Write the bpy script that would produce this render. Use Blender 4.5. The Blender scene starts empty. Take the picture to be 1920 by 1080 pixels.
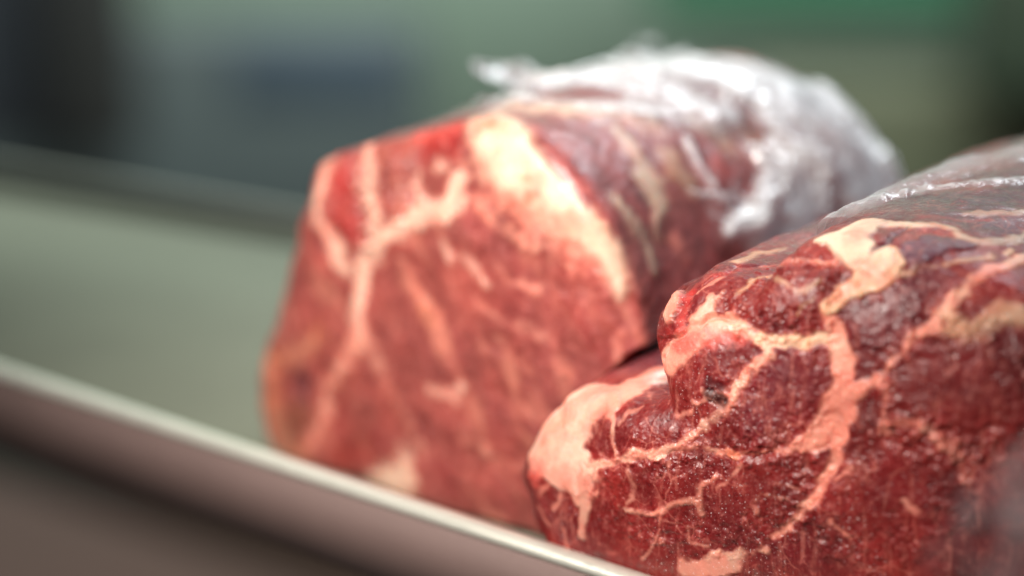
import bpy, math, random
import numpy as np
from mathutils import Vector

# ------------------------------------------------------------------ camera, world, lamps
S = bpy.context.scene
COL = S.collection
PITCH = math.radians(18.0)
LENS = 85.0
F = LENS / 36.0 * 1920.0                       # focal length in pixels of the 1920 wide photo
RIM_Z = 0.022
CH = RIM_Z + 0.6 * (math.sin(PITCH) + (1027 - 540) / F * math.cos(PITCH))
CAM = np.array([0.0, 0.0, CH])
FW = np.array([0, math.cos(PITCH), -math.sin(PITCH)])
UP = np.array([0, math.sin(PITCH), math.cos(PITCH)])
RT = np.array([1.0, 0, 0])

cd = bpy.data.cameras.new('camera'); cam = bpy.data.objects.new('camera', cd); COL.objects.link(cam)
cam.location = CAM; cam.rotation_euler = (math.pi / 2 - PITCH, 0, 0)
cd.lens = LENS; cd.sensor_width = 36; cd.clip_start = 0.02; cd.clip_end = 60
cd.dof.use_dof = True; cd.dof.focus_distance = 0.574; cd.dof.aperture_fstop = 3.2
S.camera = cam

w = bpy.data.worlds.new('World'); S.world = w; w.use_nodes = True
bg = w.node_tree.nodes['Background']
bg.inputs[0].default_value = (0.72, 0.82, 0.80, 1); bg.inputs[1].default_value = 0.15

def area(name, loc, target, size, power, col, size_y=None, spread=180):
    l = bpy.data.lights.new(name, 'AREA'); l.energy = power; l.color = col; l.size = size; l.spread = math.radians(spread)
    if size_y: l.shape = 'RECTANGLE'; l.size_y = size_y
    o = bpy.data.objects.new(name, l); COL.objects.link(o); o.location = loc
    o.rotation_euler = (Vector(target) - Vector(loc)).to_track_quat('-Z', 'Y').to_euler()
    return o
area('key_lamp', (-0.34, 0.22, 0.50), (0.045, 0.64, 0.045), 0.16, 0.74, (1.0, 0.92, 0.84), spread=44)
area('rear_lamp', (0.42, 0.98, 0.72), (0.14, 0.73, 0.07), 0.30, 0.47, (0.84, 0.92, 1.0), spread=50)
area('backdrop_fill', (0.2, 1.7, 1.3), (0.4, 3.4, -0.5), 1.2, 120.0, (0.95, 1.0, 0.97))  # unseen fill added to brighten the wall and background blocks

S.view_settings.view_transform = 'Standard'; S.view_settings.look = 'None'
S.view_settings.gamma = 1.0; S.view_settings.exposure = 0.0
S.render.engine = 'CYCLES'; S.cycles.use_denoising = True
S.cycles.max_bounces = 8; S.cycles.transparent_max_bounces = 16; S.cycles.caustics_reflective = False

# ------------------------------------------------------------------ helpers
def ray(px, py):
    return FW + (px - 960) / F * RT - (py - 540) / F * UP
def at_depth(px, py, d): return CAM + ray(px, py) * d
def on_plane(px, py, p0, n):
    r = ray(px, py); t = np.dot(p0 - CAM, n) / np.dot(r, n); return CAM + r * t
def project(P):
    q = P - CAM; d = q @ FW
    return 960 + F * (q @ RT) / d, 540 - F * (q @ UP) / d, d
def lin(c):
    c = np.array(c, float) / 255.0
    return np.where(c <= 0.04045, c / 12.92, ((c + 0.055) / 1.055) ** 2.4)
def sm(x): x = np.clip(x, 0, 1); return x * x * (3 - 2 * x)

_rng = np.random.RandomState(7)
_perm = _rng.permutation(512); _perm = np.concatenate([_perm, _perm, _perm])
_val = _rng.rand(512) * 2 - 1
def vnoise(P, scale, seed=0, stretch=None):
    Q = P * scale + seed * 17.31
    i = np.floor(Q).astype(np.int64); f = Q - i; f = f * f * f * (f * (f * 6 - 15) + 10)
    def h(dx, dy, dz):
        a = _perm[(i[:, 0] + dx) & 511]; b = _perm[(a + i[:, 1] + dy) & 511]; c = _perm[(b + i[:, 2] + dz) & 511]
        return _val[c]
    x, y, z = f[:, 0], f[:, 1], f[:, 2]
    def L(a, b, t): return a + (b - a) * t
    return L(L(L(h(0,0,0), h(1,0,0), x), L(h(0,1,0), h(1,1,0), x), y),
             L(L(h(0,0,1), h(1,0,1), x), L(h(0,1,1), h(1,1,1), x), y), z)
def fbm(P, scale, oct=3, seed=0):
    s = 0; a = 1; t = 0
    for k in range(oct):
        s = s + a * vnoise(P, scale * 2 ** k, seed + k * 3); t += a; a *= 0.5
    return s / t

def tag(o, label=None, cat=None, group=None, kind=None):
    if label: o['label'] = label
    if cat: o['category'] = cat
    if group: o['group'] = group
    if kind: o['kind'] = kind
    return o
def empty(name, loc):
    o = bpy.data.objects.new(name, None); COL.objects.link(o); o.location = loc; o.empty_display_size = 0.02
    return o
def mesh(name, V, Fc, mat, parent=None, smooth=True, attrs=None, out=None):
    me = bpy.data.meshes.new(name)
    V = np.asarray(V, dtype=np.float64)
    if parent is not None: V = V - np.array(parent.location)
    Fc = np.asarray(Fc, dtype=np.int32)
    if out is not None:          # faces must look the way the outward normals do
        q = V[Fc]; fn = np.cross(q[:, 2] - q[:, 0], q[:, 3] - q[:, 1])
        if (fn * out[Fc[:, 0]]).sum() < 0: Fc = Fc[:, ::-1].copy()
    me.vertices.add(len(V)); me.vertices.foreach_set('co', V.ravel())
    nf, k = Fc.shape
    me.loops.add(nf * k); me.loops.foreach_set('vertex_index', Fc.ravel())
    me.polygons.add(nf); me.polygons.foreach_set('loop_start', np.arange(0, nf * k, k, dtype=np.int32))
    me.update(calc_edges=True); me.validate()
    if smooth: me.polygons.foreach_set('use_smooth', np.ones(len(me.polygons), dtype=bool))
    for an, av in (attrs or {}).items():
        if av.ndim == 2:
            a = me.attributes.new(an, 'FLOAT_COLOR', 'POINT')
            a.data.foreach_set('color', np.concatenate([av, np.ones((len(av), 1))], 1).astype(np.float32).ravel())
        else:
            a = me.attributes.new(an, 'FLOAT', 'POINT'); a.data.foreach_set('value', av.astype(np.float32))
    me.materials.append(mat)
    o = bpy.data.objects.new(name, me); COL.objects.link(o)
    if parent is not None: o.parent = parent
    return o

def grid_faces(nr, nc, wrap=True, flip=False):
    i, j = np.meshgrid(np.arange(nr - 1), np.arange(nc if wrap else nc - 1), indexing='ij')
    i = i.ravel(); j = j.ravel(); j2 = (j + 1) % nc
    q = np.stack([i * nc + j, i * nc + j2, (i + 1) * nc + j2, (i + 1) * nc + j], 1)
    return q[:, ::-1] if flip else q

# --- material helpers
class N:
    def __init__(s, name):
        s.m = bpy.data.materials.new(name); s.m.use_nodes = True; s.t = s.m.node_tree
        s.t.nodes.clear(); s.out = s.t.nodes.new('ShaderNodeOutputMaterial')
    def n(s, typ, ins=None, **kw):
        nd = s.t.nodes.new('ShaderNode' + typ)
        for k, v in kw.items(): setattr(nd, k, v)
        for k, v in (ins or {}).items():
            if hasattr(v, 'is_output') or isinstance(v, bpy.types.NodeSocket): s.t.links.new(v, nd.inputs[k])
            else: nd.inputs[k].default_value = v
        return nd
    def math(s, op, a, b=0.0, clamp=False):
        nd = s.n('Math', {0: a, 1: b}, operation=op, use_clamp=clamp); return nd.outputs[0]
    def mix(s, fac, a, b, blend='MIX'):
        nd = s.n('Mix', None, data_type='RGBA', blend_type=blend)
        for idx, v in ((0, fac), (6, a), (7, b)):
            if isinstance(v, bpy.types.NodeSocket): s.t.links.new(v, nd.inputs[idx])
            else: nd.inputs[idx].default_value = v
        return nd.outputs[2]
    def ramp(s, v, lo, hi, a=0.0, b=1.0):
        nd = s.n('MapRange', {0: v, 1: lo, 2: hi, 3: a, 4: b}); nd.interpolation_type = 'SMOOTHSTEP'; return nd.outputs[0]
    def link(s, a, b): s.t.links.new(a, b)

def plain(name, c, rough=0.6, metal=0.0, var=0.15, scale=6.0, spec=0.5):
    n = N(name)
    tc = n.n('TexCoord'); nz = n.n('TexNoise', {'Vector': tc.outputs['Object'], 'Scale': scale, 'Detail': 4.0})
    l = lin(c); a = tuple(l * (1 - var)) + (1,); b = tuple(np.minimum(l * (1 + var), 1)) + (1,)
    col = n.mix(nz.outputs['Fac'], a, b)
    p = n.n('BsdfPrincipled', {'Base Color': col, 'Roughness': rough, 'Metallic': metal, 'Specular IOR Level': spec})
    n.link(p.outputs[0], n.out.inputs[0]); return n.m

# ------------------------------------------------------------------ painting strokes on a surface
class Painter:
    """a stroke's way-points are found on the visible skin once, then everything is measured on the object in metres"""
    def __init__(s, V, warp=0.0012, wscale=160.0, seed=3, px=0.000165):
        s.V = V; s.px = px; x, y, d = project(V); s.B = 4.0
        s.W = np.stack([fbm(V, wscale, 2, seed + k) for k in range(3)], 1) * warp
        s.P = V + s.W
        s.edge = fbm(V, 520.0, 3, seed + 9)
        bx = np.floor(x / s.B).astype(int); by = np.floor(y / s.B).astype(int)
        o = np.argsort(-d); s.map = {}
        ok = (bx > -80) & (bx < 600) & (by > -60) & (by < 330)
        G = np.full((700, 400), -1, int)
        o = o[ok[o]]; G[bx[o] + 80, by[o] + 60] = o; s.G = G
        s.filled = np.argwhere(G >= 0)
    def pick(s, px, py):
        g = np.array([px / s.B + 80, py / s.B + 60])
        i = np.argmin(((s.filled + 0.5 - g) ** 2).sum(1)); a = s.filled[i]
        return s.V[s.G[a[0], a[1]]]
    def dist(s, pts):
        """pts: (x, y, halfwidth px). returns signed distance beyond half width (m) for near vertices"""
        fine = []
        for (x0, y0, w0), (x1, y1, w1) in zip(pts[:-1], pts[1:]):
            k = max(1, int(math.hypot(x1 - x0, y1 - y0) / 14))
            for t in range(k): fine.append((x0 + (x1 - x0) * t / k, y0 + (y1 - y0) * t / k, w0 + (w1 - w0) * t / k))
        fine.append(pts[-1])
        if len(fine) == 1: fine = [fine[0], (fine[0][0] + 1, fine[0][1], fine[0][2])]
        Q = np.array([s.pick(a, b) for a, b, _ in fine]); Wd = np.array([c for _, _, c in fine]) * s.px
        m = Wd.max() * 1.3 + 0.006
        sel = np.where(np.all((s.P > Q.min(0) - m) & (s.P < Q.max(0) + m), axis=1))[0]
        P = s.P[sel]; best = np.full(len(sel), 1e9)
        for i in range(len(Q) - 1):
            a, b = Q[i], Q[i + 1]; ab = b - a; L2 = max(ab @ ab, 1e-12)
            if L2 > 0.02 ** 2: continue
            t = np.clip(((P - a) @ ab) / L2, 0, 1)
            dd = np.linalg.norm(P - (a + t[:, None] * ab), axis=1) - (Wd[i] + (Wd[i + 1] - Wd[i]) * t)
            best = np.minimum(best, dd)
        return sel, best
    def mask(s, pts, soft=4.0, rag=1.0):
        sel, d = s.dist(pts); so = soft * s.px
        d = d + s.edge[sel] * rag * so * 1.2
        return sel, sm(0.5 - d / (2 * so))

# ------------------------------------------------------------------ the tray frame of directions
ZR = np.array([0, 0, 1.0])
pA = on_plane(0, 690, np.array([0, 0, RIM_Z]), ZR); pB = on_plane(1180, 1078, np.array([0, 0, RIM_Z]), ZR)
R_ = (pB - pA) / np.linalg.norm(pB - pA)            # along the rim, towards the right and nearer
NO = np.array([R_[1], -R_[0], 0.0]); 
if NO[1] > 0: NO = -NO                              # out of the tray, towards the lens
AX = -NO                                            # into the tray

def TR(u, v, z): return pB + R_ * u + AX * v + ZR * (z - RIM_Z)   # tray coordinates

# ------------------------------------------------------------------ a boned joint: log with a cut face
def joint_fn(outline, centre, off, axis, D, m, L, taper, droop, backD, sil=None, sig=7.0, sq=3.0, nrm=None):
    p0 = TR(0, off, RIM_Z); n = NO if nrm is None else nrm
    e1 = np.array([-n[1], n[0], 0.0]); e2 = ZR
    O = np.array([on_plane(x, y, p0, n) for x, y in outline])
    c = on_plane(centre[0], centre[1], p0, n)
    a = (O - c) @ e1; b = (O - c) @ e2
    th = np.arctan2(b, a); r = np.hypot(a, b); o = np.argsort(th); th = th[o]; r = r[o]
    thx = np.concatenate([th - 2 * math.pi, th, th + 2 * math.pi]); rx = np.concatenate([r, r, r])
    tt = np.linspace(-math.pi, math.pi, 1440, endpoint=False)
    rr = np.interp(tt, thx, rx)
    ker = np.exp(-0.5 * (np.arange(-24, 25) / sig) ** 2); ker /= ker.sum()
    rr = np.convolve(np.concatenate([rr[-24:], rr, rr[:24]]), ker, 'valid')
    def f(theta, k, wax):
        R = np.interp(theta, tt, rr, period=2 * math.pi)
        kw = np.exp(-0.5 * (np.arange(-120, 121) / 45.0) ** 2); kw /= kw.sum()
        rs = np.convolve(np.concatenate([rr[-120:], rr, rr[:120]]), kw, 'valid')
        Rs = np.interp(theta, tt, rs, period=2 * math.pi); R = Rs + (R - Rs) * np.clip(k, 0, 1) ** 4
        base = c[None, :] + np.outer(wax, axis)
        g = taper(wax / L)
        P = base + (k * R * g * np.cos(theta))[:, None] * e1 + (k * R * g * np.sin(theta))[:, None] * e2
        P[:, 2] -= droop * np.clip(wax / L, 0, 1) ** 1.5
        P[:, 2] = np.where(P[:, 2] < 0.010, 0.010 - 0.0088 * (1 - np.exp(-(0.010 - np.minimum(P[:, 2], 0.010)) / 0.0088)), P[:, 2])
        return P
    def profile(s):
        """s 0..1 face, 1..2 side, 2..3 back"""
        k = np.ones_like(s); wx = np.zeros_like(s)
        A = s <= 1; ta = s[A] * math.pi / 2
        k[A] = np.sin(ta) ** (2 / m) if m != 2 else np.sin(ta); wx[A] = D * (-np.cos(ta) ** (2 / m * 0.9))
        B = (s > 1) & (s <= 2); wx[B] = (s[B] - 1) * (L - backD)
        Cc = s > 2; tc = (3 - s[Cc]) * math.pi / 2
        k[Cc] = np.sin(tc) ** (2 / 2.2); wx[Cc] = L - backD + backD * np.cos(tc) ** (2 / 2.2)
        return k, wx
    if sil:
        # the traced outline is that of the rounded solid, not of its ring: shrink the ring where the dome overhangs it
        i0, i1 = sil; cpx = project(c[None])
        seg = np.array(outline[i0:i1 + 1], float)
        fine = np.concatenate([seg[i] + (seg[i + 1] - seg[i]) * np.linspace(0, 1, 40)[:, None] for i in range(len(seg) - 1)])
        tang = np.arctan2(-(fine[:, 1] - cpx[1][0]), fine[:, 0] - cpx[0][0]) % (2 * math.pi)
        trad = np.hypot(fine[:, 0] - cpx[0][0], fine[:, 1] - cpx[1][0])
        ob = np.argsort(tang); tang = tang[ob]; trad = trad[ob]
        for it in range(7):
            ss = np.concatenate([np.linspace(0.3, 1, 50), np.linspace(1.0, 1.5, 25)[1:]])
            k, wx = profile(ss); T = np.tile(tt[::2], len(ss)); V = f(T, np.repeat(k, 720), np.repeat(wx, 720))
            x, y, d = project(V); an = np.arctan2(-(y - cpx[1][0]), x - cpx[0][0]) % (2 * math.pi); ra = np.hypot(x - cpx[0][0], y - cpx[1][0])
            nb = 360; bi = (an / (2 * math.pi) * nb).astype(int) % nb
            mx = np.zeros(nb); np.maximum.at(mx, bi, ra); ca = (np.arange(nb) + .5) / nb * 2 * math.pi
            want = np.interp(ca, tang, trad); ins = sm((ca - tang[0]) / 0.10) * sm((tang[-1] - ca) / 0.10)
            q = 1 + (np.clip(want / np.maximum(mx, 1), 0.8, 1.2) - 1) * ins * 0.6
            kq = np.exp(-0.5 * (np.arange(-8, 9) / sq) ** 2); kq /= kq.sum(); q = np.convolve(np.concatenate([q[-8:], q, q[:8]]), kq, 'valid')
            # the ring vertex that shows at that bearing
            P = f(tt, np.ones(1440), np.zeros(1440)); x, y, d = project(P)
            an = np.arctan2(-(y - cpx[1][0]), x - cpx[0][0]) % (2 * math.pi)
            rr[:] = rr * np.interp(an, ca, q, period=2 * math.pi)
    return f, profile, c

def build_joint(f, profile, nth, nf, ns, nb):
    # radial spacing on the face even in radius
    kk = np.linspace(0.0, 1, nf); tau = np.arcsin(np.clip(kk, 0, 1)) / (math.pi / 2)
    # blend of even radius and even angle keeps the shoulder dense
    s_face = 0.5 * tau + 0.5 * np.linspace(0.0, 1, nf)
    s = np.concatenate([s_face, 1 + np.linspace(0, 1, ns + 1)[1:], 2 + np.linspace(0, 1.0, nb + 1)[1:]])
    th = np.linspace(-math.pi, math.pi, nth, endpoint=False)
    k, wx = profile(s)
    T = np.tile(th, len(s)); K = np.repeat(k, nth); W = np.repeat(wx, nth)
    V = f(T, K, W)
    return V, len(s), nth, K, W, T

def normals(V, nr, nc):
    G = V.reshape(nr, nc, 3)
    du = np.roll(G, -1, 1) - np.roll(G, 1, 1)
    dv = np.gradient(G, axis=0)
    n = np.cross(du, dv); n /= np.maximum(np.linalg.norm(n, axis=2, keepdims=True), 1e-12)
    n = n.reshape(-1, 3)
    n[:3 * nc] = n[3 * nc:6 * nc].mean(0); n[:3 * nc] /= np.linalg.norm(n[0])
    c = V.mean(0)
    if ((V - c) * n).sum() < 0: n = -n
    return n

def cap(Fc, nr, nc, V):
    """close both ends with a centre vertex"""
    V2 = np.concatenate([V, V[:nc].mean(0)[None], V[-nc:].mean(0)[None]])
    j = np.arange(nc); j2 = (j + 1) % nc; a = len(V); b = a + 1
    base = (nr - 1) * nc
    T = np.stack([j2, j, np.full(nc, a), np.full(nc, a)], 1), np.stack([base + j, base + j2, np.full(nc, b), np.full(nc, b)], 1)
    return V2, T

# ---- meat material
def meat_material(name, sparkle, fibre_dir, fibre_scale, grain, coat, marb):
    n = N(name)
    at = n.n('Attribute', attribute_name='albedo'); ft = n.n('Attribute', attribute_name='fat')
    fat = ft.outputs['Fac']; col = at.outputs['Color']
    tc = n.n('TexCoord'); ob = tc.outputs['Object']
    mp = n.n('Mapping', {'Vector': ob, 'Rotation': fibre_dir, 'Scale': (1, 1, 0.16)})
    fib = n.n('TexNoise', {'Vector': mp.outputs[0], 'Scale': fibre_scale, 'Detail': 4.0, 'Roughness': 0.6, 'Distortion': 0.6}).outputs['Fac']
    gr = n.n('TexNoise', {'Vector': ob, 'Scale': grain, 'Detail': 5.0, 'Roughness': 0.7}).outputs['Fac']
    bl = n.n('TexNoise', {'Vector': ob, 'Scale': 90.0, 'Detail': 4.0, 'Roughness': 0.55}).outputs['Fac']
    lean = n.math('SUBTRACT', 1.0, fat, True)
    # lean: pale fibres, dark wells
    f1 = n.math('MULTIPLY', n.ramp(fib, 0.52, 0.78), lean)
    c1 = n.mix(n.math('MULTIPLY', f1, 0.42), col, tuple(lin((205, 120, 105))) + (1,))
    f2 = n.math('MULTIPLY', n.ramp(gr, 0.54, 0.74), lean)
    c2 = n.mix(n.math('MULTIPLY', f2, 0.34), c1, tuple(lin((215, 125, 112))) + (1,))
    f3 = n.math('MULTIPLY', n.ramp(gr, 0.48, 0.30), lean)
    c3 = n.mix(n.math('MULTIPLY', f3, 0.55), c2, tuple(lin((62, 8, 14))) + (1,))
    f4 = n.ramp(bl, 0.35, 0.68, 0.82, 1.15)
    c4 = n.mix(1.0, c3, n.n('CombineColor', {0: f4, 1: f4, 2: f4}).outputs[0], 'MULTIPLY')
    # fat: pinkish mottling
    f5 = n.math('MULTIPLY', n.ramp(n.n('TexNoise', {'Vector': ob, 'Scale': 210.0, 'Detail': 5.0, 'Roughness': 0.65}).outputs['Fac'], 0.48, 0.72), fat)
    c5 = n.mix(n.math('MULTIPLY', f5, 0.24), c4, tuple(lin((196, 96, 82))) + (1,))
    # fine wandering veins in the lean
    wv = n.n('TexNoise', {'Vector': ob, 'Scale': 60.0, 'Detail': 3.0})
    vv = n.mix(0.022, ob, wv.outputs['Color'], 'ADD')
    vo = n.n('TexVoronoi', {'Vector': vv, 'Scale': 110.0}, feature='DISTANCE_TO_EDGE').outputs['Distance']
    vm = n.math('MULTIPLY', n.math('MULTIPLY', n.ramp(vo, 0.05, 0.0), n.ramp(bl, 0.45, 0.62)), lean)
    c6 = n.mix(n.math('MULTIPLY', vm, marb), c5, tuple(lin((222, 135, 118))) + (1,))
    # surface relief
    h1 = n.math('MULTIPLY', gr, 0.6); h2 = n.math('MULTIPLY', fib, 0.5)
    fine = n.n('TexNoise', {'Vector': ob, 'Scale': grain * 2.4, 'Detail': 3.0, 'Roughness': 0.6}).outputs['Fac']
    hh = n.math('ADD', n.math('ADD', h1, h2), n.math('MULTIPLY', fine, 0.45))
    bump = n.n('Bump', {'Strength': 0.42, 'Distance': 0.0006, 'Height': hh})
    rough = n.ramp(gr, 0.35, 0.65, 0.30, 0.56)
    p = n.n('BsdfPrincipled', {'Base Color': c6, 'Roughness': rough, 'Normal': bump.outputs[0],
            'Subsurface Weight': n.math('ADD', n.math('MULTIPLY', fat, 0.35), 0.18), 'Subsurface Radius': (1.0, 0.30, 0.18), 'Subsurface Scale': 0.005,
            'Specular IOR Level': 0.5, 'Coat Weight': coat, 'Coat Roughness': 0.22})
    if sparkle > 0:   # frost and glints, both put into the colour as pale ice specks
        sp = n.n('TexNoise', {'Vector': ob, 'Scale': 1900.0, 'Detail': 2.0, 'Roughness': 0.5}).outputs['Fac']
        area_ = n.ramp(n.n('TexNoise', {'Vector': ob, 'Scale': 55.0, 'Detail': 2.0}).outputs['Fac'], 0.42, 0.62)
        sk = n.math('MULTIPLY', n.math('MULTIPLY', n.ramp(sp, 0.64, 0.74), area_), sparkle)
        frost_glint = n.n('BsdfPrincipled', {'Base Color': (0.85, 0.80, 0.80, 1), 'Roughness': 0.25, 'Normal': bump.outputs[0]})
        mx = n.n('MixShader', {0: sk, 1: p.outputs[0], 2: frost_glint.outputs[0]}); n.link(mx.outputs[0], n.out.inputs[0])
    else: n.link(p.outputs[0], n.out.inputs[0])
    return n.m

def film_material(name, tint=(0.86, 0.90, 0.93)):
    n = N(name)
    hz = n.n('Attribute', attribute_name='haze').outputs['Fac']
    ob = n.n('TexCoord').outputs['Object']
    a = n.n('TexNoise', {'Vector': ob, 'Scale': 70.0, 'Detail': 5.0, 'Roughness': 0.6, 'Distortion': 1.2}).outputs['Fac']
    b = n.n('TexNoise', {'Vector': ob, 'Scale': 240.0, 'Detail': 3.0, 'Distortion': 0.6}).outputs['Fac']
    bump = n.n('Bump', {'Strength': 0.5, 'Distance': 0.0012, 'Height': n.math('ADD', a, n.math('MULTIPLY', b, 0.25))})
    hv = n.math('MULTIPLY', hz, n.ramp(a, 0.32, 0.60, 0.50, 1.15), True)
    tr = n.n('BsdfTransparent', {'Color': (0.97, 0.98, 0.99, 1)})
    gl = n.n('BsdfGlossy', {'Color': (1, 1, 1, 1), 'Roughness': 0.16, 'Normal': bump.outputs[0]})
    fr = n.n('Fresnel', {'IOR': 1.5, 'Normal': bump.outputs[0]}).outputs[0]
    clear = n.n('MixShader', {0: n.math('MULTIPLY', fr, 0.22, True), 1: tr.outputs[0], 2: gl.outputs[0]})
    df = n.n('BsdfDiffuse', {'Color': tint + (1,)})
    tl = n.n('BsdfTranslucent', {'Color': tint + (1,)})
    body = n.n('MixShader', {0: 0.40, 1: df.outputs[0], 2: tl.outputs[0]})
    body2 = n.n('MixShader', {0: 0.12, 1: body.outputs[0], 2: gl.outputs[0]})
    mx = n.n('MixShader', {0: hv, 1: clear.outputs[0], 2: body2.outputs[0]})
    n.link(mx.outputs[0], n.out.inputs[0]); return n.m

# ------------------------------------------------------------------ setting
tile = plain('painted_wall', (165, 192, 172), 0.8)
def box(name, c0, c1, mat, parent=None, bevel=0.0):
    x0, y0, z0 = c0; x1, y1, z1 = c1
    V = [(x, y, z) for x in (x0, x1) for y in (y0, y1) for z in (z0, z1)]
    Fc = [(0, 1, 3, 2), (4, 6, 7, 5), (0, 4, 5, 1), (2, 3, 7, 6), (0, 2, 6, 4), (1, 5, 7, 3)]
    o = mesh(name, V, Fc, mat, parent, smooth=False)
    if bevel:
        b = o.modifiers.new('bevel', 'BEVEL'); b.width = bevel; b.segments = 3
    return o

tag(box('wall', (-3.0, 3.6, -1.2), (3.5, 3.7, 2.2), tile), kind='structure')
tag(box('floor', (-3.0, -0.6, -1.25), (3.5, 3.59, -1.2), plain('brown_floor', (80, 52, 40), 0.7)), kind='structure')

def px_box(name, x0, y0, x1, y1, d, thick, c, label, cat, rough=0.7, bevel=0.02):
    """an upright box standing at distance d: its corners in the world from two sight lines, real depth behind"""
    a = at_depth(x0, y0, d); b = at_depth(x1, y1, d)
    o = box(name, (a[0], a[1], b[2]), (b[0], a[1] + thick, a[2]), plain(name + '_paint', c, rough), bevel=bevel)
    return tag(o, label, cat)
px_box('grey_counter', -900, 40, 800, 900, 2.6, 0.05, (54, 64, 64), 'grey blurred counter block behind the left of the tray', 'counter')
px_box('slate_panel', -500, -500, 100, 330, 2.5, 0.02, (34, 40, 46), 'slate blue blurred panel at the upper left edge', 'panel')
px_box('dark_post', 45, -500, 225, 350, 2.4, 0.03, (22, 24, 22), 'near black blurred upright post left of the meat', 'post')
px_box('equipment_case', 430, 75, 760, 215, 2.4, 0.008, (42, 56, 66), 'dark teal blurred case standing behind the meat, upper left', 'case')
px_box('green_partition', 1230, -500, 2600, 70, 2.9, 0.05, (34, 94, 66), 'deep green blurred partition panel at the upper right', 'panel')
px_box('dark_cabinet', 1835, -300, 2600, 235, 2.5, 0.05, (30, 44, 28), 'dark olive blurred cabinet at the far right edge', 'cabinet')
px_box('olive_crate', 1400, 150, 2300, 700, 2.7, 0.06, (66, 70, 50), 'olive blurred crate behind the wrapped meat, right of centre', 'crate')

# ------------------------------------------------------------------ tray
def steel(name, c, rough, metal=0.9, spec=0.5):
    n = N(name); ob = n.n('TexCoord').outputs['Object']
    mp = n.n('Mapping', {'Vector': ob, 'Rotation': (0, 0, -math.atan2(R_[1], R_[0])), 'Scale': (1, 14, 14)})
    br = n.n('TexNoise', {'Vector': mp.outputs[0], 'Scale': 60.0, 'Detail': 5.0}).outputs['Fac']
    sm_ = n.n('TexNoise', {'Vector': ob, 'Scale': 30.0, 'Detail': 4.0}).outputs['Fac']
    l = lin(c)
    col = n.mix(sm_, tuple(l * 0.88) + (1,), tuple(np.minimum(l * 1.1, 1)) + (1,))
    spots = n.ramp(n.n('TexNoise', {'Vector': ob, 'Scale': 160.0, 'Detail': 3.0}).outputs['Fac'], 0.70, 0.78)
    col = n.mix(n.math('MULTIPLY', spots, 0.5), col, tuple(l * 0.45) + (1,))
    b = n.n('Bump', {'Strength': 0.15, 'Distance': 0.0004, 'Height': br})
    r = n.ramp(n.math('ADD', n.math('MULTIPLY', br, 0.5), n.math('MULTIPLY', sm_, 0.5)), 0.3, 0.7, rough - 0.06, rough + 0.08)
    p = n.n('BsdfPrincipled', {'Base Color': col, 'Metallic': metal, 'Specular IOR Level': spec, 'Roughness': r, 'Normal': b.outputs[0]})
    n.link(p.outputs[0], n.out.inputs[0]); return n.m

TU0, TU1, TV1 = -0.70, 0.32, 0.205        # tray extents along the rim and inwards
tray = empty('metal_tray', tuple(TR((TU0 + TU1) / 2, TV1 / 2, -0.0015)))
tag(tray, 'shallow stainless steel tray with a folded rim holding the two joints of raw meat', 'tray')
st_wall = steel('brushed_steel_side', (108, 88, 84), 0.62, 0.2)
st_rim = steel('brushed_steel_rim', (226, 224, 212), 0.32, 0.6)  # front rim's highlight put into a paler base colour
st_in = steel('dull_steel', (124, 128, 118), 0.7, 0.25)
st_base = steel('brushed_steel_base', (112, 117, 103), 0.9, 0.0, 0.15)
def sweep(name, prof, u0, u1, basis, mat, parent, nu=2):
    """prof: closed list of (v, z); basis(u, v, z) -> point"""
    us = np.linspace(u0, u1, nu); n = len(prof)
    V = [basis(u, v, z) for u in us for v, z in prof]
    Fc = [(i * n + j, i * n + (j + 1) % n, (i + 1) * n + (j + 1) % n, (i + 1) * n + j) for i in range(nu - 1) for j in range(n)]
    o = mesh(name, V, Fc, mat, parent, smooth=False)
    for e in (0, nu - 1):
        pass
    return o
def side_prof(h0, h1, t=0.0012, r=0.002):
    # outer face, with a small inward return at the foot
    return [(0.0, h0 + r), (0.0, h1), (t, h1), (t, h0 + r), (t + r, h0 + 0.001), (0.03, h0 + 0.001), (0.03, h0), (r, h0)]
rr_ = 0.0021
rimp = [(0.0020 + 0.0030 * math.cos(a), RIM_Z - rr_ + rr_ * math.sin(a)) for a in np.linspace(0, 2 * math.pi, 20, endpoint=False)]
Bf = lambda u, v, z: TR(u, v, z)
VBK = lambda u: 0.2095 + 0.17 * (u + 0.3117)
Bb = lambda u, v, z: TR(u, VBK(u) - v, z * 0.45 if z > 0 else z)
Bl = lambda u, v, z: TR(TU0 + v, u, z)
Br = lambda u, v, z: TR(TU1 - v, u, z)
for B_, a, b in ((Bf, TU0, TU1), (Bb, TU0, TU1), (Bl, 0.0, VBK(TU0)), (Br, 0.0, VBK(TU1))):
    sweep('side_wall', [(0.0, -0.0035), (0.0, RIM_Z - rr_), (0.0012, RIM_Z - rr_), (0.0012, -0.0035)], a, b, B_, st_wall if B_ is Bf else st_in, tray)
    o = sweep('rim', rimp, a, b, B_, st_rim if B_ is Bf else st_in, tray)
    o.data.polygons.foreach_set('use_smooth', [True] * len(o.data.polygons))
V = [TR(u, v, z) for u in (TU0 + 0.0014, TU1 - 0.0014) for v in (0.0014, VBK(u) - 0.0014) for z in (-0.0015, 0.0)]
mesh('base', V, [(0, 1, 3, 2), (4, 6, 7, 5), (0, 4, 5, 1), (2, 3, 7, 6), (0, 2, 6, 4), (1, 5, 7, 3)], st_base, tray, smooth=False)
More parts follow.
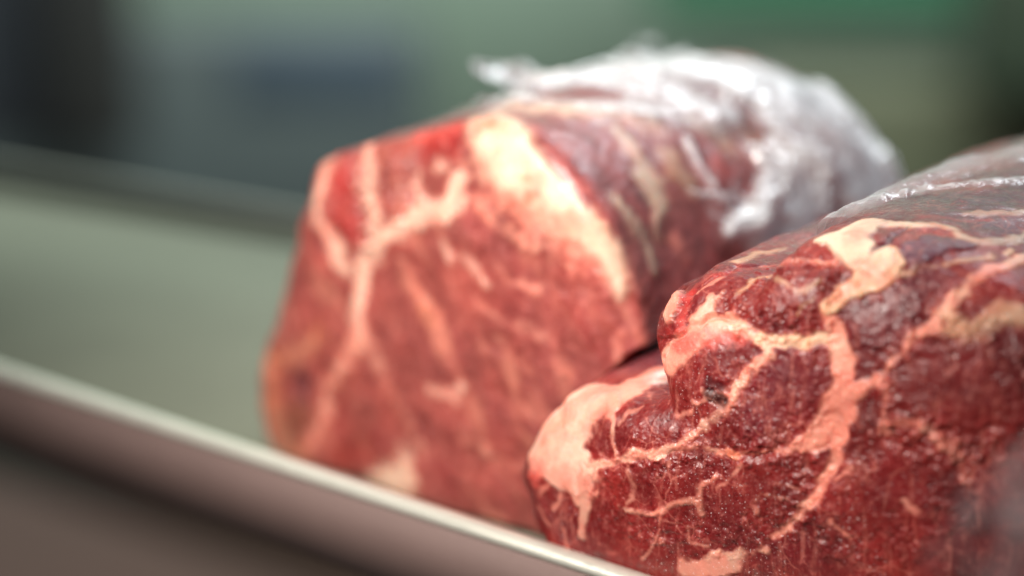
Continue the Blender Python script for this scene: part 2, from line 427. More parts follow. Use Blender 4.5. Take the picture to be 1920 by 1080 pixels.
# shelf under the tray, set back from its front edge
V = [TR(u, v, z) for u in (-0.75, 0.5) for v in (0.05, 0.14) for z in (-0.030, -0.0018)]
sh = mesh('display_shelf', V, [(0, 1, 3, 2), (4, 6, 7, 5), (0, 4, 5, 1), (2, 3, 7, 6), (0, 2, 6, 4), (1, 5, 7, 3)],
          plain('shelf_paint', (92, 100, 96), 0.5), smooth=False)
tag(sh, 'grey display shelf carrying the steel tray from below', 'shelf')
# blurred lower counter below the rim
V = [TR(u, v, z) for u in (-0.9, 0.3) for v in (0.02, 0.5) for z in (-0.50, -0.34)]
lc = mesh('lower_counter', V, [(0, 1, 3, 2), (4, 6, 7, 5), (0, 4, 5, 1), (2, 3, 7, 6), (0, 2, 6, 4), (1, 5, 7, 3)],
          plain('lower_counter_paint', (56, 32, 22), 0.9), smooth=False)
tag(lc, 'brown grey blurred lower counter seen beneath the tray rim', 'counter')

# ------------------------------------------------------------------ colours
LEAN_A = lin((154, 72, 64)); LEAN_A2 = lin((138, 66, 62)); LEAN_SIDE = lin((150, 74, 74))
FAT = lin((232, 176, 156)); CREAM = lin((224, 190, 166)); PINK = lin((220, 134, 116)); ORANGE = lin((204, 120, 88))
REDM = lin((176, 48, 46)); DEEP = lin((120, 22, 20)); PURP = lin((84, 34, 46)); TAN = lin((206, 160, 128))
OLIVE = lin((140, 90, 62)); SALMON = lin((226, 146, 126)); ROSE = lin((214, 88, 78)); BLACKR = lin((38, 8, 12))
LEAN_B = lin((122, 28, 26)); LEAN_B2 = lin((102, 20, 24)); WHITE = lin((236, 214, 206)); VIOL = lin((92, 52, 66))

def paint(P, col, fat, hgt, strokes, halo=None, SOFT=1.0):
    for st in strokes:
        pts, c, fv = st[0], st[1], st[2]
        opt = st[3] if len(st) > 3 else {}
        soft = opt.get('soft', 4.0) * SOFT
        if fv >= .8 and halo is not None:
            sel, mk = P.mask(pts, soft + 9, 0.8); col[sel] += (halo - col[sel]) * (mk * 0.42 * opt.get('a', 1.0))[:, None]
        sel, mk = P.mask(pts, soft, opt.get('rag', 1.0))
        mk = mk * opt.get('a', 1.0)
        col[sel] += (c - col[sel]) * mk[:, None]
        fat[sel] += (fv - fat[sel]) * mk
        h = opt.get('h', 0.00035 if fv > 0.5 else 0.0)
        hgt[sel] += h * mk

# ------------------------------------------------------------------ form of the front joint first: the back one is pressed against it
outB = [(1040,1050),(1000,965),(976,880),(1000,822),(1042,762),(1100,712),(1180,686),(1243,668),(1256,645),(1247,605),(1262,556),(1300,524),(1372,484),
        (1450,458),(1540,430),(1640,425),(1760,440),(1880,480),(2000,540),(2090,640),(2140,780),(2150,940),(2120,1100),(2040,1240),(1900,1320),
        (1700,1350),(1500,1330),(1320,1270),(1180,1190),(1100,1130)]
tapB = lambda x: 1 + 0.045 * np.sin(np.clip(x, 0, 1) * 2.4) - 0.05 * np.clip(x, 0, 1) ** 2
NBF = np.array([-0.46, -0.888, 0.0]); NBF /= np.linalg.norm(NBF)
fB, prB, cB = joint_fn(outB, (1560, 830), 0.030, AX, 0.028, 2.7, 0.19, tapB, 0.0, 0.06, (0, 14), 4.0, 1.6, NBF)
VB, nrB, ncB, KB, WB, TB = build_joint(fB, prB, 1300, 620, 200, 50)
uB = (VB - pB) @ R_; vB = (VB - pB) @ AX; mB = (vB > 0.06) & (vB < 0.15)
zb = np.linspace(0.0, 0.125, 51); ub = np.full(51, 0.05)
for i_ in range(51):
    mm_ = mB & (np.abs(VB[:, 2] - zb[i_]) < 0.0025)
    if mm_.any(): ub[i_] = uB[mm_].min()
def press(V):
    """soft flesh flattened where it leans on its neighbour"""
    u = (V - pB) @ R_; lim = np.interp(V[:, 2], zb, ub) + 0.0015
    k_ = 0.003; e = u - (lim - k_)
    new = np.where(e > 0, lim - k_ + k_ * (1 - np.exp(-np.maximum(e, 0) / k_)), u)
    return V + (new - u)[:, None] * R_

# ================================================================== BACK JOINT
outA = [(950,212),(1020,235),(1100,300),(1170,400),(1215,520),(1240,650),(1250,800),(1240,930),
        (1190,1020),(1080,1080),(950,1090),(800,1060),(680,1000),(580,930),(516,850),(492,770),(494,690),(516,610),(540,530),(566,440),(580,370),(606,296),(690,268),(780,240),(870,214)]
tapA = lambda x: 1 + 0.02 * np.sin(np.clip(x, 0, 1) * 2.4) - 0.10 * np.clip(x, 0, 1) ** 2
fA, prA, cA = joint_fn(outA, (860, 660), 0.050, AX, 0.014, 3.4, 0.165, tapA, 0.004, 0.07, (13, 27))
VA, nrA, ncA, KA, WA, TA = build_joint(fA, prA, 800, 430, 170, 60)
VA = press(VA)
NA = normals(VA, nrA, ncA)
VA = VA + NA * (fbm(VA, 34.0, 3, 5) * 0.0022)[:, None]
PA = Painter(VA, 0.0016, 110.0, 3, 0.00017)
side = sm((WA + 0.002) / 0.004)
colA = LEAN_A + (LEAN_A2 - LEAN_A) * sm(fbm(VA, 50, 2, 8) + 0.5)[:, None]
fatA = np.zeros(len(VA)); hA = np.zeros(len(VA))
colA = colA + (LEAN_SIDE - colA) * side[:, None]
so = {'soft': 6}
strA = [
 ([(650,330,32),(655,400,34),(675,455,20)], REDM, 0, {'soft': 12, 'a': .75, 'h': .0030}),
 ([(745,320,26),(745,380,24)], LEAN_A*0.8, 0, {'soft': 10, 'a': .7, 'h': .0024}),
 ([(820,262,34),(845,268,24)], DEEP*1.6, 0, {'soft': 12, 'a': .75, 'h': -.0006}),
 ([(790,250,10),(850,236,8)], ROSE, 0, {'soft': 10, 'a': .5}),
 ([(1060,260,90),(1100,330,80),(1180,400,60),(1240,480,60),(1300,520,60)], LEAN_SIDE, 0, {'soft': 14, 'a': 1}),
 ([(1230,560,60),(1230,620,60)], LEAN_SIDE*1.2, 0, {'soft': 30, 'a': .6}),
 # left edge fat
 ([(612,312,13),(590,372,10),(600,412,11),(634,472,17),(645,505,9)], FAT, 1, so),
 ([(600,445,8),(612,462,7)], PURP, 0, {'soft': 6, 'a': .8}),
 ([(689,280,11),(694,335,11),(697,400,11),(707,440,12),(704,470,14),(684,495,16),(674,530,14),(671,590,14),(674,640,14)], FAT, 1, so),
 ([(704,465,14),(728,442,12),(766,420,14),(806,404,17),(836,404,17),(858,376,19),(862,340,15)], FAT, 1, so),
 ([(782,340,8),(798,385,11)], FAT, 1, so), ([(828,312,8),(834,322,7)], FAT, 1, so),
 ([(750,350,5),(760,400,6)], PINK, .6, {'soft': 6, 'a': .6}),
 ([(812,360,12),(826,372,8)], LEAN_A*0.7, 0, so),
 ([(672,641,13),(642,683,10),(618,730,9),(603,798,10),(582,852,9)], SALMON, .8, {'soft': 7, 'a': .85}),
 ([(676,620,14),(700,650,9),(718,702,7),(744,752,6),(770,807,5),(790,850,4)], PINK, .6, {'soft': 8, 'a': .6}),
 ([(498,680,10),(540,668,10),(575,655,10),(598,630,9)], ORANGE, .4, {'soft': 10, 'a': .75}),
 ([(505,720,22),(512,780,24),(528,835,26),(560,860,18)], ORANGE, .4, {'soft': 14, 'a': .8}),
 ([(560,780,22),(548,830,20)], OLIVE*0.7, .2, {'soft': 14, 'a': .7}),
 ([(572,715,18),(570,742,16)], PURP, 0, {'soft': 10, 'a': .85, 'h': -.0008}),
 ([(640,862,26),(700,850,22)], DEEP*1.3, 0, {'soft': 16, 'a': .6}),
 ([(762,862,8),(756,900,22),(720,905,26),(745,940,24)], CREAM*0.9, 1, {'soft': 8, 'a': .9}),
 ([(808,733,5),(832,742,6),(850,744,6),(862,716,5)], FAT, .8, {'soft': 5, 'a': .75}),
 ([(757,498,5),(774,540,7),(798,572,10),(830,606,6)], PINK, .7, {'soft': 6, 'a': .8}),
 ([(790,582,12),(806,596,9)], ORANGE, .5, {'soft': 8, 'a': .5}),
 ([(826,461,4),(847,496,4)], FAT, .7, {'soft': 4, 'a': .7}), ([(871,490,4),(890,512,5),(914,540,4)], FAT, .6, {'soft': 4, 'a': .6}),
 ([(930,500,4),(960,530,4),(1010,548,4)], PINK, .6, {'soft': 5, 'a': .6}),
 ([(888,375,6),(928,420,7),(969,453,7),(997,469,6)], SALMON, .7, {'soft': 6, 'a': .7}),
 ([(900,570,4),(960,610,4),(1020,625,4)], PINK, .5, {'soft': 6, 'a': .45}),
 ([(930,640,4),(990,700,4)], PINK, .5, {'soft': 6, 'a': .4}), ([(880,820,4),(940,860,4),(1000,880,4)], PINK, .5, {'soft': 6, 'a': .4}),
 ([(1040,690,4),(1070,700,4)], PINK, .5, {'soft': 6, 'a': .4}), ([(1165,640,4),(1150,680,4)], PINK, .5, {'soft': 5, 'a': .6}),
 ([(905,840,4),(912,850,5)], PINK, .6, {'soft': 5, 'a': .6}),
 # the broad band of fat round the shoulder
 ([(915,222,36),(932,262,44),(958,305,46),(1016,366,42),(1068,412,33),(1118,446,22),(1146,486,16),(1162,524,10),(1170,560,4)], CREAM, 1, {'soft': 6, 'h': .0006, 'rag': .5}),
 ([(900,290,14),(925,340,18),(975,390,18),(1035,435,12),(1080,465,8)], SALMON, 1, {'soft': 16, 'a': .85, 'h': 0}),
 ([(925,231,14),(940,233,12)], ORANGE, 1, {'soft': 8, 'a': .8, 'h': 0}), ([(988,336,7)], ORANGE, 1, {'soft': 8, 'a': .8, 'h': 0}),
 ([(1004,380,7),(1012,390,5)], ORANGE, 1, {'soft': 8, 'a': .6, 'h': 0}),
 # strips on the side
 ([(1164,245,10),(1192,288,12),(1216,334,20),(1236,375,17),(1238,416,10),(1230,448,6)], CREAM*0.95, 1, so),
 ([(1128,342,6),(1158,378,8),(1187,416,11),(1211,464,9),(1228,505,5)], CREAM*0.85, 1, so),
 ([(1245,285,14),(1268,328,17),(1296,352,12)], TAN*0.85, 1, {'soft': 8, 'a': .85}),
 ([(1200,350,10),(1214,372,12)], PURP*0.8, 0, {'soft': 6, 'a': .6, 'h': -.0006}),
 ([(1266,452,9),(1272,470,7)], PINK, .6, {'soft': 8, 'a': .6}),
 ([(960,200,20),(1060,205,20),(1160,212,16),(1220,236,14)], CREAM, 1, {'soft': 10, 'a': .9}),
 ([(1400,250,20),(1470,300,16)], TAN, .6, {'soft': 14, 'a': .6}), ([(1310,230,20),(1360,270,16)], TAN, .6, {'soft': 14, 'a': .8}),
]
dA1 = R_ * 0.55 - ZR * 0.83; dA2 = R_ * 0.83 + ZR * 0.55
qA = np.stack([VA @ dA1 * 30, VA @ dA2 * 150, VA @ AX * 60], 1)
qA += 0.5 * np.stack([vnoise(VA, 60, 91), vnoise(VA, 60, 92), vnoise(VA, 60, 93)], 1)
n1 = 0.6 * vnoise(qA, 1.0, 94) + 0.4 * vnoise(qA, 2.2, 95)
colA += (lin((206, 128, 108)) - colA) * (sm((n1 - 0.12) / 0.5) * 0.55 * (1 - 0.6 * side))[:, None]
colA += (lin((142, 54, 54)) - colA) * (sm((-n1 - 0.10) / 0.5) * 0.45)[:, None]
paint(PA, colA, fatA, hA, strA, lin((186, 84, 66)), 2.0)
m3 = fbm(VA, 150, 3, 71)
colA += (CREAM - colA) * (fatA * sm(m3 / 0.45) * 0.45)[:, None]
colA += (lin((222, 112, 92)) - colA) * (fatA * sm(-m3 / 0.45) * 0.40)[:, None]
VA = VA + NA * (hA + fbm(VA, 260.0, 2, 11) * 0.00035 * (1 - fatA))[:, None]
jointA = empty('meat_joint', tuple(np.array([cA[0], cA[1], 0]) + AX * 0.07))
tag(jointA, 'paler raw pork neck joint behind, out of focus, half covered in milky crumpled cling film', 'meat')
FA = grid_faces(nrA, ncA)
matA = meat_material('raw_pork_pale', 0.0, (0.5, 0.65, 0.3), 300.0, 330.0, 0.05, 0.2)
mesh('meat', VA, FA, matA, jointA, attrs={'albedo': colA, 'fat': fatA}, out=NA)

# ================================================================== FRONT JOINT
NB = normals(VB, nrB, ncB)
VB = VB + NB * (fbm(VB, 30.0, 3, 21) * 0.0011)[:, None]
PB = Painter(VB, 0.0013, 190.0, 13, 0.00018)
colB = LEAN_B + (LEAN_B2 - LEAN_B) * sm(fbm(VB, 60, 2, 28) + 0.5)[:, None]
fatB = np.zeros(len(VB)); hB = np.zeros(len(VB))
sideB = sm((WB + 0.000) / 0.004)
colB = colB + (PURP * 1.15 - colB) * sideB[:, None] * 0.7
t_ = {'soft': 4.0, 'a': .92}; f_ = {'soft': 3.2, 'a': .8}; g_ = {'soft': 3.0, 'a': .6}
strB = [
 # lobes of lean pushed out between the septa
 ([(1440,560,40),(1520,545,35)], LEAN_B*0.85, 0, {'soft': 30, 'a': .6, 'h': .0024}),
 ([(1230,790,40),(1330,720,36)], LEAN_B, 0, {'soft': 40, 'a': .3, 'h': .0010}),
 ([(1480,700,50),(1430,780,40)], PURP, 0, {'soft': 30, 'a': .35, 'h': .0024}),
 ([(1200,930,50),(1350,950,50),(1450,900,40)], LEAN_B*1.05, 0, {'soft': 36, 'a': .3, 'h': .0024}),
 ([(1640,600,50),(1720,560,40)], PURP, 0, {'soft': 30, 'a': .35, 'h': .0018}),
 ([(1760,720,70),(1850,740,60)], LEAN_B*0.8, 0, {'soft': 40, 'a': .5, 'h': .0024}),
 ([(1600,950,60),(1700,900,60)], LEAN_B*1.2, 0, {'soft': 40, 'a': .4, 'h': .0018}),
 # left fat cheek
 ([(1010,870,18),(1000,850,18),(1020,808,18),(1050,765,16),(1100,725,16)], FAT, 1, {'soft': 5, 'h': 0}),
 ([(1104,740,30),(1056,788,46),(1042,848,50),(1078,890,30)], FAT, 1, {'soft': 5, 'h': .0002}),
 ([(1046,800,26),(1010,862,22)], SALMON*1.05, 1, {'soft': 14, 'a': .6, 'h': 0}),
 ([(1010,880,12),(1002,890,12)], ROSE, 1, {'soft': 14, 'a': .6, 'h': 0}),
 ([(1085,775,34),(1120,745,40),(1165,735,34),(1205,715,26),(1232,708,24),(1256,684,20),(1273,652,22),(1318,618,17),(1360,606,13),(1393,616,10),(1424,634,6)], SALMON, 1, {'soft': 5, 'h': .0002}),
 ([(1120,755,20),(1090,790,26)], FAT, 1, {'soft': 12, 'a': .8, 'h': 0}),
 ([(1226,716,12),(1240,704,13)], WHITE, 1, {'soft': 8, 'a': .8, 'h': .0004}),
 ([(1262,650,10),(1290,640,14),(1320,628,14),(1350,632,10),(1390,636,8)], ROSE, .8, {'soft': 10, 'a': .75, 'h': 0}),
 ([(1076,735,4),(1130,705,4),(1180,692,4),(1230,682,3)], REDM, .5, {'soft': 8, 'a': .5, 'h': 0}),
 ([(1090,905,12),(1090,935,10),(1090,965,8),(1086,1005,5)], SALMON, .9, f_),
 ([(1064,905,9),(1074,925,4),(1080,950,3)], SALMON, .8, f_),
 ([(1104,897,4),(1106,932,3),(1102,960,2)], PINK, .8, f_), ([(1119,885,4),(1115,932,3)], PINK, .8, f_),
 ([(1010,930,3),(1030,905,3)], PINK, .5, g_), ([(1040,960,3),(1050,925,3)], PINK, .5, g_), ([(1005,950,3),(1030,990,3)], PINK, .5, g_),
 ([(1060,1000,3),(1066,1030,3)], PINK, .5, g_),
 # septum to the right
 ([(1095,885,8),(1112,873,6),(1162,866,5),(1210,851,7),(1240,850,8),(1268,843,6),(1297,841,4)], SALMON, 1, t_),
 ([(1297,841,3),(1369,854,3),(1400,852,3),(1430,850,2),(1466,846,3),(1500,838,8),(1533,822,12)], SALMON, .9, f_),
 ([(1362,852,5),(1380,855,4)], ORANGE*1.3, 1, f_),  # orange highlight on the septum, put into the colour
 ([(1424,633,7),(1441,643,8),(1490,640,8),(1530,638,7),(1560,640,9)], TAN*1.1, 1, {'soft': 3.5, 'h': -.0004}),
 ([(1558,570,6),(1553,585,8),(1556,605,9),(1566,634,12),(1577,680,16),(1579,722,18),(1566,766,23),(1552,804,25),(1524,836,11)], SALMON, 1, {'soft': 4, 'h': -.0004}),
 ([(1560,800,18),(1570,832,11),(1564,868,7),(1544,902,6),(1526,940,6),(1484,988,4),(1450,1012,3)], SALMON, 1, {'soft': 4, 'h': -.0004}),
 ([(1556,580,8),(1578,557,11),(1618,530,17),(1646,506,24),(1662,488,24)], TAN*1.15, 1, {'soft': 3, 'h': .0005}),
 # pale cap on top
 ([(1650,492,20),(1604,470,24),(1588,442,28),(1626,424,20),(1546,446,13)], CREAM*0.95, 1, {'soft': 4, 'h': .0006}),
 ([(1626,420,16),(1690,420,12),(1752,424,11),(1790,430,6)], CREAM*0.9, 1, {'soft': 4}),
 ([(1742,424,7),(1764,426,6)], ORANGE*1.2, 1, {'soft': 5, 'a': .7, 'h': 0}),
 ([(1632,478,4),(1650,462,7),(1680,438,7),(1700,426,3)], PURP, 0, {'soft': 3, 'a': .9, 'h': -.0006}),
 ([(1715,470,22),(1760,456,22),(1810,462,14)], VIOL, 0, {'soft': 5, 'a': .9, 'h': .0008}),
 ([(1796,440,8),(1830,452,12),(1880,452,9),(1930,444,9)], CREAM*0.7, .9, {'soft': 5, 'a': .8}),
 ([(1850,420,10),(1900,428,10)], VIOL, 0, {'soft': 5, 'a': .9}), ([(1820,398,8),(1870,400,8),(1940,396,9)], CREAM*0.75, .9, {'soft': 5, 'a': .7}),
 ([(1720,404,4),(1780,408,5),(1850,412,4)], REDM*0.8, 0, {'soft': 4, 'a': .8}), ([(1700,370,12),(1800,372,14),(1900,365,14)], PURP, 0, {'soft': 6, 'a': .8}),
 ([(1380,490,8),(1420,476,7),(1470,466,5)], TAN, .8, {'soft': 4, 'a': .7}), ([(1430,500,3),(1500,494,4),(1570,492,4)], PINK, .6, g_),
 ([(1330,520,5),(1390,504,5),(1450,500,5),(1520,500,4)], REDM*0.8, 0, {'soft': 4, 'a': .6}),
 # right of the septum
 ([(1590,745,9),(1604,737,10),(1628,723,7),(1650,708,4),(1672,676,3),(1714,632,5),(1750,605,9),(1770,588,11),(1792,562,8),(1831,522,6),(1872,501,8),(1930,482,9)], SALMON*0.95, 1, {'soft': 3.5, 'a': .95}),
 ([(1690,512,4),(1762,496,4),(1831,488,4),(1900,470,5)], TAN, .7, f_),
 ([(1770,598,10),(1810,616,12),(1850,604,14),(1886,588,16),(1925,590,12)], TAN*0.9, .8, {'soft': 8, 'a': .75}),
 ([(1654,712,3),(1657,760,3),(1662,806,9)], PINK*0.85, .8, {'soft': 4, 'a': .6}),
 ([(1664,806,9),(1690,796,5),(1714,790,8),(1742,802,7),(1762,830,6),(1785,840,8),(1802,868,5),(1812,900,4)], PINK*0.85, .8, {'soft': 6, 'a': .6}),
 ([(1568,900,3),(1590,880,3)], PINK, .5, g_), ([(1700,940,3),(1720,960,4)], PINK, .4, g_), ([(1560,980,3),(1590,1010,3)], PINK, .4, g_),
 # inside the eye muscle
 ([(1438,646,8),(1441,672,9),(1410,700,7),(1380,728,8),(1364,762,7),(1328,796,4),(1297,820,4),(1262,842,5)], SALMON*0.95, .95, t_),
 ([(1366,745,5),(1331,748,4),(1307,762,4),(1290,752,3)], PINK, .8, f_), ([(1331,748,3),(1320,735,2)], PINK, .7, g_),
 ([(1300,765,2),(1296,790,2),(1310,812,2)], PINK, .6, g_), ([(1270,780,3),(1300,775,3)], PINK, .5, g_), ([(1292,806,3),(1312,822,2)], PINK, .5, g_),
 ([(1150,740,10),(1156,758,11),(1145,775,6),(1150,795,4),(1152,830,3),(1153,862,3)], SALMON, .9, f_),
 ([(1162,800,2),(1180,775,3),(1205,760,2)], PINK, .5, g_), ([(1212,720,5),(1218,745,3)], PINK, .5, g_),
 ([(1334,752,10),(1350,760,10)], BLACKR, 0, {'soft': 4, 'a': .9, 'h': -.0006}),
 ([(1336,722,11),(1346,732,9)], BLACKR*1.6, 0, {'soft': 6, 'a': .7, 'h': -.0006}),
 # lower muscle
 ([(1338,888,2),(1330,905,3),(1316,921,4),(1311,945,5),(1322,966,3)], SALMON*0.9, .9, f_),
 ([(1308,942,4),(1268,946,3),(1240,956,4),(1220,957,4),(1191,960,3),(1162,945,2)], SALMON*0.9, .8, f_),
 ([(1238,956,2),(1234,995,2),(1240,1018,2)], PINK, .7, g_), ([(1234,995,2),(1218,1030,2),(1200,1048,2)], PINK, .6, g_),
 ([(1422,924,2),(1412,945,3),(1418,968,2)], PINK, .6, g_), ([(1422,924,2),(1452,926,2),(1474,934,2)], PINK, .6, g_), ([(1440,900,2),(1480,905,2),(1500,920,2)], PINK, .5, g_),
 ([(1392,872,2),(1370,890,2),(1350,920,2)], PINK, .4, g_), ([(1260,870,2),(1240,900,2)], PINK, .4, g_),
 ([(1180,880,2),(1190,910,2),(1180,940,2)], PINK, .4, g_), ([(1290,990,2),(1300,1020,2),(1330,1030,2)], PINK, .5, g_),
 ([(1290,1072,14),(1345,1064,17),(1386,1048,10),(1410,1038,4),(1436,1030,3)], SALMON, 1, {'soft': 5}),
 # upper lobe
 ([(1266,556,12),(1259,580,13),(1256,596,8)], SALMON, 1, {'soft': 5, 'a': .9, 'h': .001}),
 ([(1252,614,9),(1258,628,7)], DEEP*1.4, 0, {'soft': 6, 'a': .9}),
 ([(1290,545,12),(1284,580,9),(1276,610,8)], REDM, .3, {'soft': 6, 'a': .85}),
 ([(1338,560,5),(1322,585,12),(1300,605,10),(1290,618,6)], SALMON, .9, {'soft': 6, 'a': .85}),
 ([(1310,545,3),(1330,530,4),(1352,520,4)], PINK, .6, g_), ([(1352,548,3),(1340,575,3)], PINK, .6, g_),
 ([(1383,548,7),(1411,528,8),(1442,517,9)], TAN*0.9, .8, {'soft': 5, 'a': .75}),
 ([(1450,525,3),(1500,545,3),(1540,530,3)], TAN*0.8, .5, g_), ([(1530,560,2),(1500,590,2)], TAN*0.8, .4, g_),
]
n2 = 0.6 * fbm(VB, 45, 2, 81) + 0.4 * fbm(VB, 130, 2, 82)
colB += (lin((142, 44, 36)) - colB) * (sm((n2 - 0.05) / 0.4) * 0.5)[:, None]
colB += (lin((72, 10, 16)) - colB) * (sm((-n2 - 0.05) / 0.4) * 0.55)[:, None]
paint(PB, colB, fatB, hB, strB, lin((168, 40, 32)))
m3 = fbm(VB, 150, 3, 71)
colB += (CREAM - colB) * (fatB * sm(m3 / 0.45) * 0.45)[:, None]
colB += (lin((222, 112, 92)) - colB) * (fatB * sm(-m3 / 0.45) * 0.40)[:, None]
# creases where the lobes fold over one another
for pts, dep, sf in (([(1236,640,2),(1262,640,2),(1290,618,2),(1340,594,2),(1400,602,2),(1430,628,1)], -.0022, 6),
                     ([(1240,690,2),(1250,655,2)], -.0012, 6),
                     ([(1100,880,1),(1162,870,1),(1240,856,1),(1300,846,1),(1400,856,1),(1466,850,1)], -.0010, 8),
                     ([(1440,652,1),(1500,650,1),(1556,650,1)], -.0009, 8),
                     ([(1240,528,2),(1300,545,2),(1380,500,2),(1480,494,2),(1570,500,2)], -.0008, 8)):
    sel, mk = PB.mask(pts, sf, 0.3); hB[sel] += dep * mk
VB = VB + NB * (hB + (fbm(VB, 330.0, 3, 31) * 0.00022 + fbm(VB, 120.0, 2, 33) * 0.0005) * (1 - 0.75 * fatB))[:, None]
jointB = empty('meat_joint', tuple(np.array([cB[0], cB[1], 0]) + AX * 0.08))
tag(jointB, 'dark red marbled raw pork neck joint in front, in sharp focus at the lower right', 'meat')
FB = grid_faces(nrB, ncB)
matB = meat_material('raw_pork_dark', 0.5, (0.9, 0.3, 0.2), 520.0, 560.0, 0.04, 0.24)
mesh('meat', VB, FB, matB, jointB, attrs={'albedo': colB, 'fat': fatB}, out=NB)

# ================================================================== CLING FILM
film = film_material('cling_film')
def film_shell(name, f, prof, s0, s1, t0, t1, ns, nt, off, wr, seed, base, strokes, cut, parent, skirt=None):
    s = np.linspace(s0, s1, ns); th = np.linspace(t0, t1, nt); k, wx = prof(s)
    T = np.tile(th, ns); K = np.repeat(k, nt); W = np.repeat(wx, nt)
    V = f(T, K, W)
    G = V.reshape(ns, nt, 3); du = np.gradient(G, axis=1); dv = np.gradient(G, axis=0)
    n = np.cross(du, dv); n /= np.maximum(np.linalg.norm(n, axis=2, keepdims=True), 1e-12); n = n.reshape(-1, 3)
    ctr = f(np.array([0.0, math.pi]), np.array([0.0, 0.0]), np.array([0.05, 0.05])).mean(0)
    if ((V - ctr) * n).sum() < 0: n = -n
    # wrinkles: ridged noise, long in one direction
    A = V @ np.stack([R_ * 1.0, AX * 0.35, ZR], 1)
    q = A + 0.006 * np.stack([vnoise(V, 90, seed), vnoise(V, 90, seed + 1), vnoise(V, 90, seed + 2)], 1)
    ridge = (1 - np.abs(vnoise(q, 70, seed + 4))) ** 4 + 0.5 * (1 - np.abs(vnoise(q, 160, seed + 5))) ** 3
    P = Painter(V, 0.003, 70.0, seed + 6)
    hz = np.full(len(V), base); lift = np.zeros(len(V))
    for pts, val, soft, lf in strokes:
        sel, mk = P.mask(pts, soft, 0.6); hz[sel] += (val - hz[sel]) * mk; lift[sel] += lf * mk
    hz = np.clip(hz * (0.88 + 0.3 * ridge), 0, 0.98)
    V2 = V + n * (off + wr * ridge + lift)[:, None]
    Fc = grid_faces(ns, nt, wrap=False)
    if cut is not None:
        keep = cut(V, P)[Fc].all(1); Fc = Fc[keep]
    used = np.unique(Fc); re = np.full(len(V2), -1); re[used] = np.arange(len(used))
    return mesh(name, V2[used], re[Fc], film, parent, attrs={'haze': hz[used]}, out=n[used])

def cut_above(line, noise=0.0):
    """keep film only beyond a way-line that lies on the skin: measured in tray directions"""
    def c(V, P):
        q = np.array([P.pick(x, y) for x, y in line])
        a = (q - pB) @ R_; z = q[:, 2]
        u = (V - pB) @ AX + 0.004 * fbm(V, 60, 3, 77)
        vv = (q - pB) @ AX; hh = (V - pB) @ R_
        o = np.argsort(a)
        return u > np.interp(hh, a[o], vv[o])
    return c
film_shell('plastic_wrap', lambda a, b, c: press(fA(a, b, c)), prA, 0.86, 2.97, -0.6, 1.66, 460, 420, 0.0012, 0.0007, 41, 0.03, [
    ([(1180,120,40),(1300,130,60),(1450,170,80),(1560,240,90),(1640,320,90),(1560,360,80)], 0.92, 24, 0.001),
    ([(1470,300,50),(1500,400,60),(1490,460,50)], 0.9, 20, 0.001), ([(1380,400,30),(1420,460,34),(1470,500,30)], 0.7, 16, 0.0),
    ([(1000,170,16),(1100,165,26),(1250,180,40),(1350,220,36)], 0.8, 14, 0.001),
    ([(950,196,10),(1060,200,14),(1160,205,20),(1260,225,30),(1330,240,30)], 0.62, 14, 0.001),
    ([(1000,160,24),(1150,150,40),(1300,150,50),(1420,180,60),(1500,260,70),(1580,330,80),(1640,360,60)], 0.90, 24, 0.003),
    ([(1600,250,60),(1680,330,60),(1560,200,50)], 0.95, 20, 0.003),
    ([(1500,350,60),(1480,420,50),(1420,440,40)], 0.85, 20, 0.002),
    ([(1285,272,8),(1300,310,10),(1322,350,8)], 0.85, 6, 0.002), ([(1285,365,5),(1330,375,8),(1370,380,8)], 0.75, 6, 0.002),
    ([(1400,290,14),(1434,330,20),(1436,370,22),(1400,410,18),(1350,424,12)], 0.95, 8, 0.003),
    ([(1355,320,20),(1375,345,16)], 0.15, 10, -0.001), ([(1380,262,5),(1440,292,6)], 0.35, 8, -0.001),
    ([(1320,395,8),(1345,400,6)], 0.4, 8, 0.0)], None, jointA)
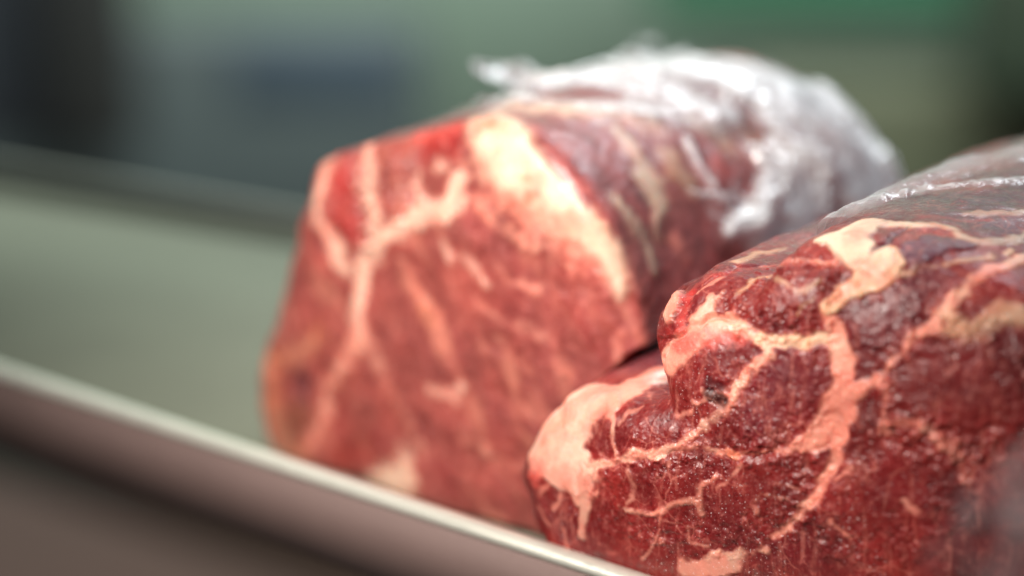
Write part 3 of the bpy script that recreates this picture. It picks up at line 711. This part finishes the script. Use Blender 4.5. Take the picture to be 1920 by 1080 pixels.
film_shell('plastic_wrap', fB, prB, 1.02, 2.9, 0.5, 1.95, 300, 420, 0.0010, 0.0005, 61, 0.02, [
    ([(1500,400,26),(1600,380,30),(1720,350,34),(1850,310,36),(1960,290,50)], 0.24, 24, 0.001),
    ([(1520,420,10),(1620,396,8),(1740,366,8),(1920,342,10)], 0.55, 12, 0.001),
    ([(1650,350,30),(1800,300,30)], 0.24, 24, 0.001)],
    None, jointB)

def film_strip(name, line, d0, d1, amp, seed, parent, haze, n1=160, n2=40):
    """a loose crumpled tongue of film; line: (x, y, halfwidth px) sighted at distance d"""
    L = np.array(line, float); tt_ = np.linspace(0, 1, n1); ti = np.linspace(0, 1, len(L))
    X = np.interp(tt_, ti, L[:, 0]); Y = np.interp(tt_, ti, L[:, 1]); Wd = np.interp(tt_, ti, L[:, 2]); D_ = d0 + (d1 - d0) * tt_
    V = []
    for i in range(n1):
        c = at_depth(X[i], Y[i], D_[i])
        for v in np.linspace(-1, 1, n2):
            V.append(c + (UP * 0.62 + FW * 0.78) * v * Wd[i] * D_[i] / F * 1.5)
    V = np.array(V)
    V += (np.stack([vnoise(V, 80, seed), vnoise(V, 80, seed + 1), vnoise(V, 80, seed + 2)], 1) * 0.5
          + np.stack([vnoise(V, 210, seed + 3), vnoise(V, 210, seed + 4), vnoise(V, 210, seed + 5)], 1) * 0.3) * amp
    hz = np.clip(haze + 0.3 * fbm(V, 120, 2, seed + 8), 0, 0.97)
    return mesh(name, V, grid_faces(n1, n2, wrap=False), film, parent, attrs={'haze': hz})
film_strip('wrap_fold', [(884,136,8),(930,146,20),(990,152,24),(1070,160,32),(1160,178,34),(1240,205,30)], 0.70, 0.735, 0.006, 101, jointA, 0.85)
film_strip('wrap_fold', [(900,200,5),(1000,180,14),(1080,165,26),(1180,140,34),(1290,122,28)], 0.70, 0.77, 0.007, 121, jointA, 0.8)
film_strip('wrap_fold', [(1180,80,20),(1205,100,34),(1220,124,40),(1240,150,40)], 0.82, 0.79, 0.010, 141, jointA, 0.5)
film_strip('wrap_fold', [(2060,820,60),(1960,950,120),(1860,1060,140),(1760,1170,130)], 0.43, 0.44, 0.004, 161, jointB, 0.12)
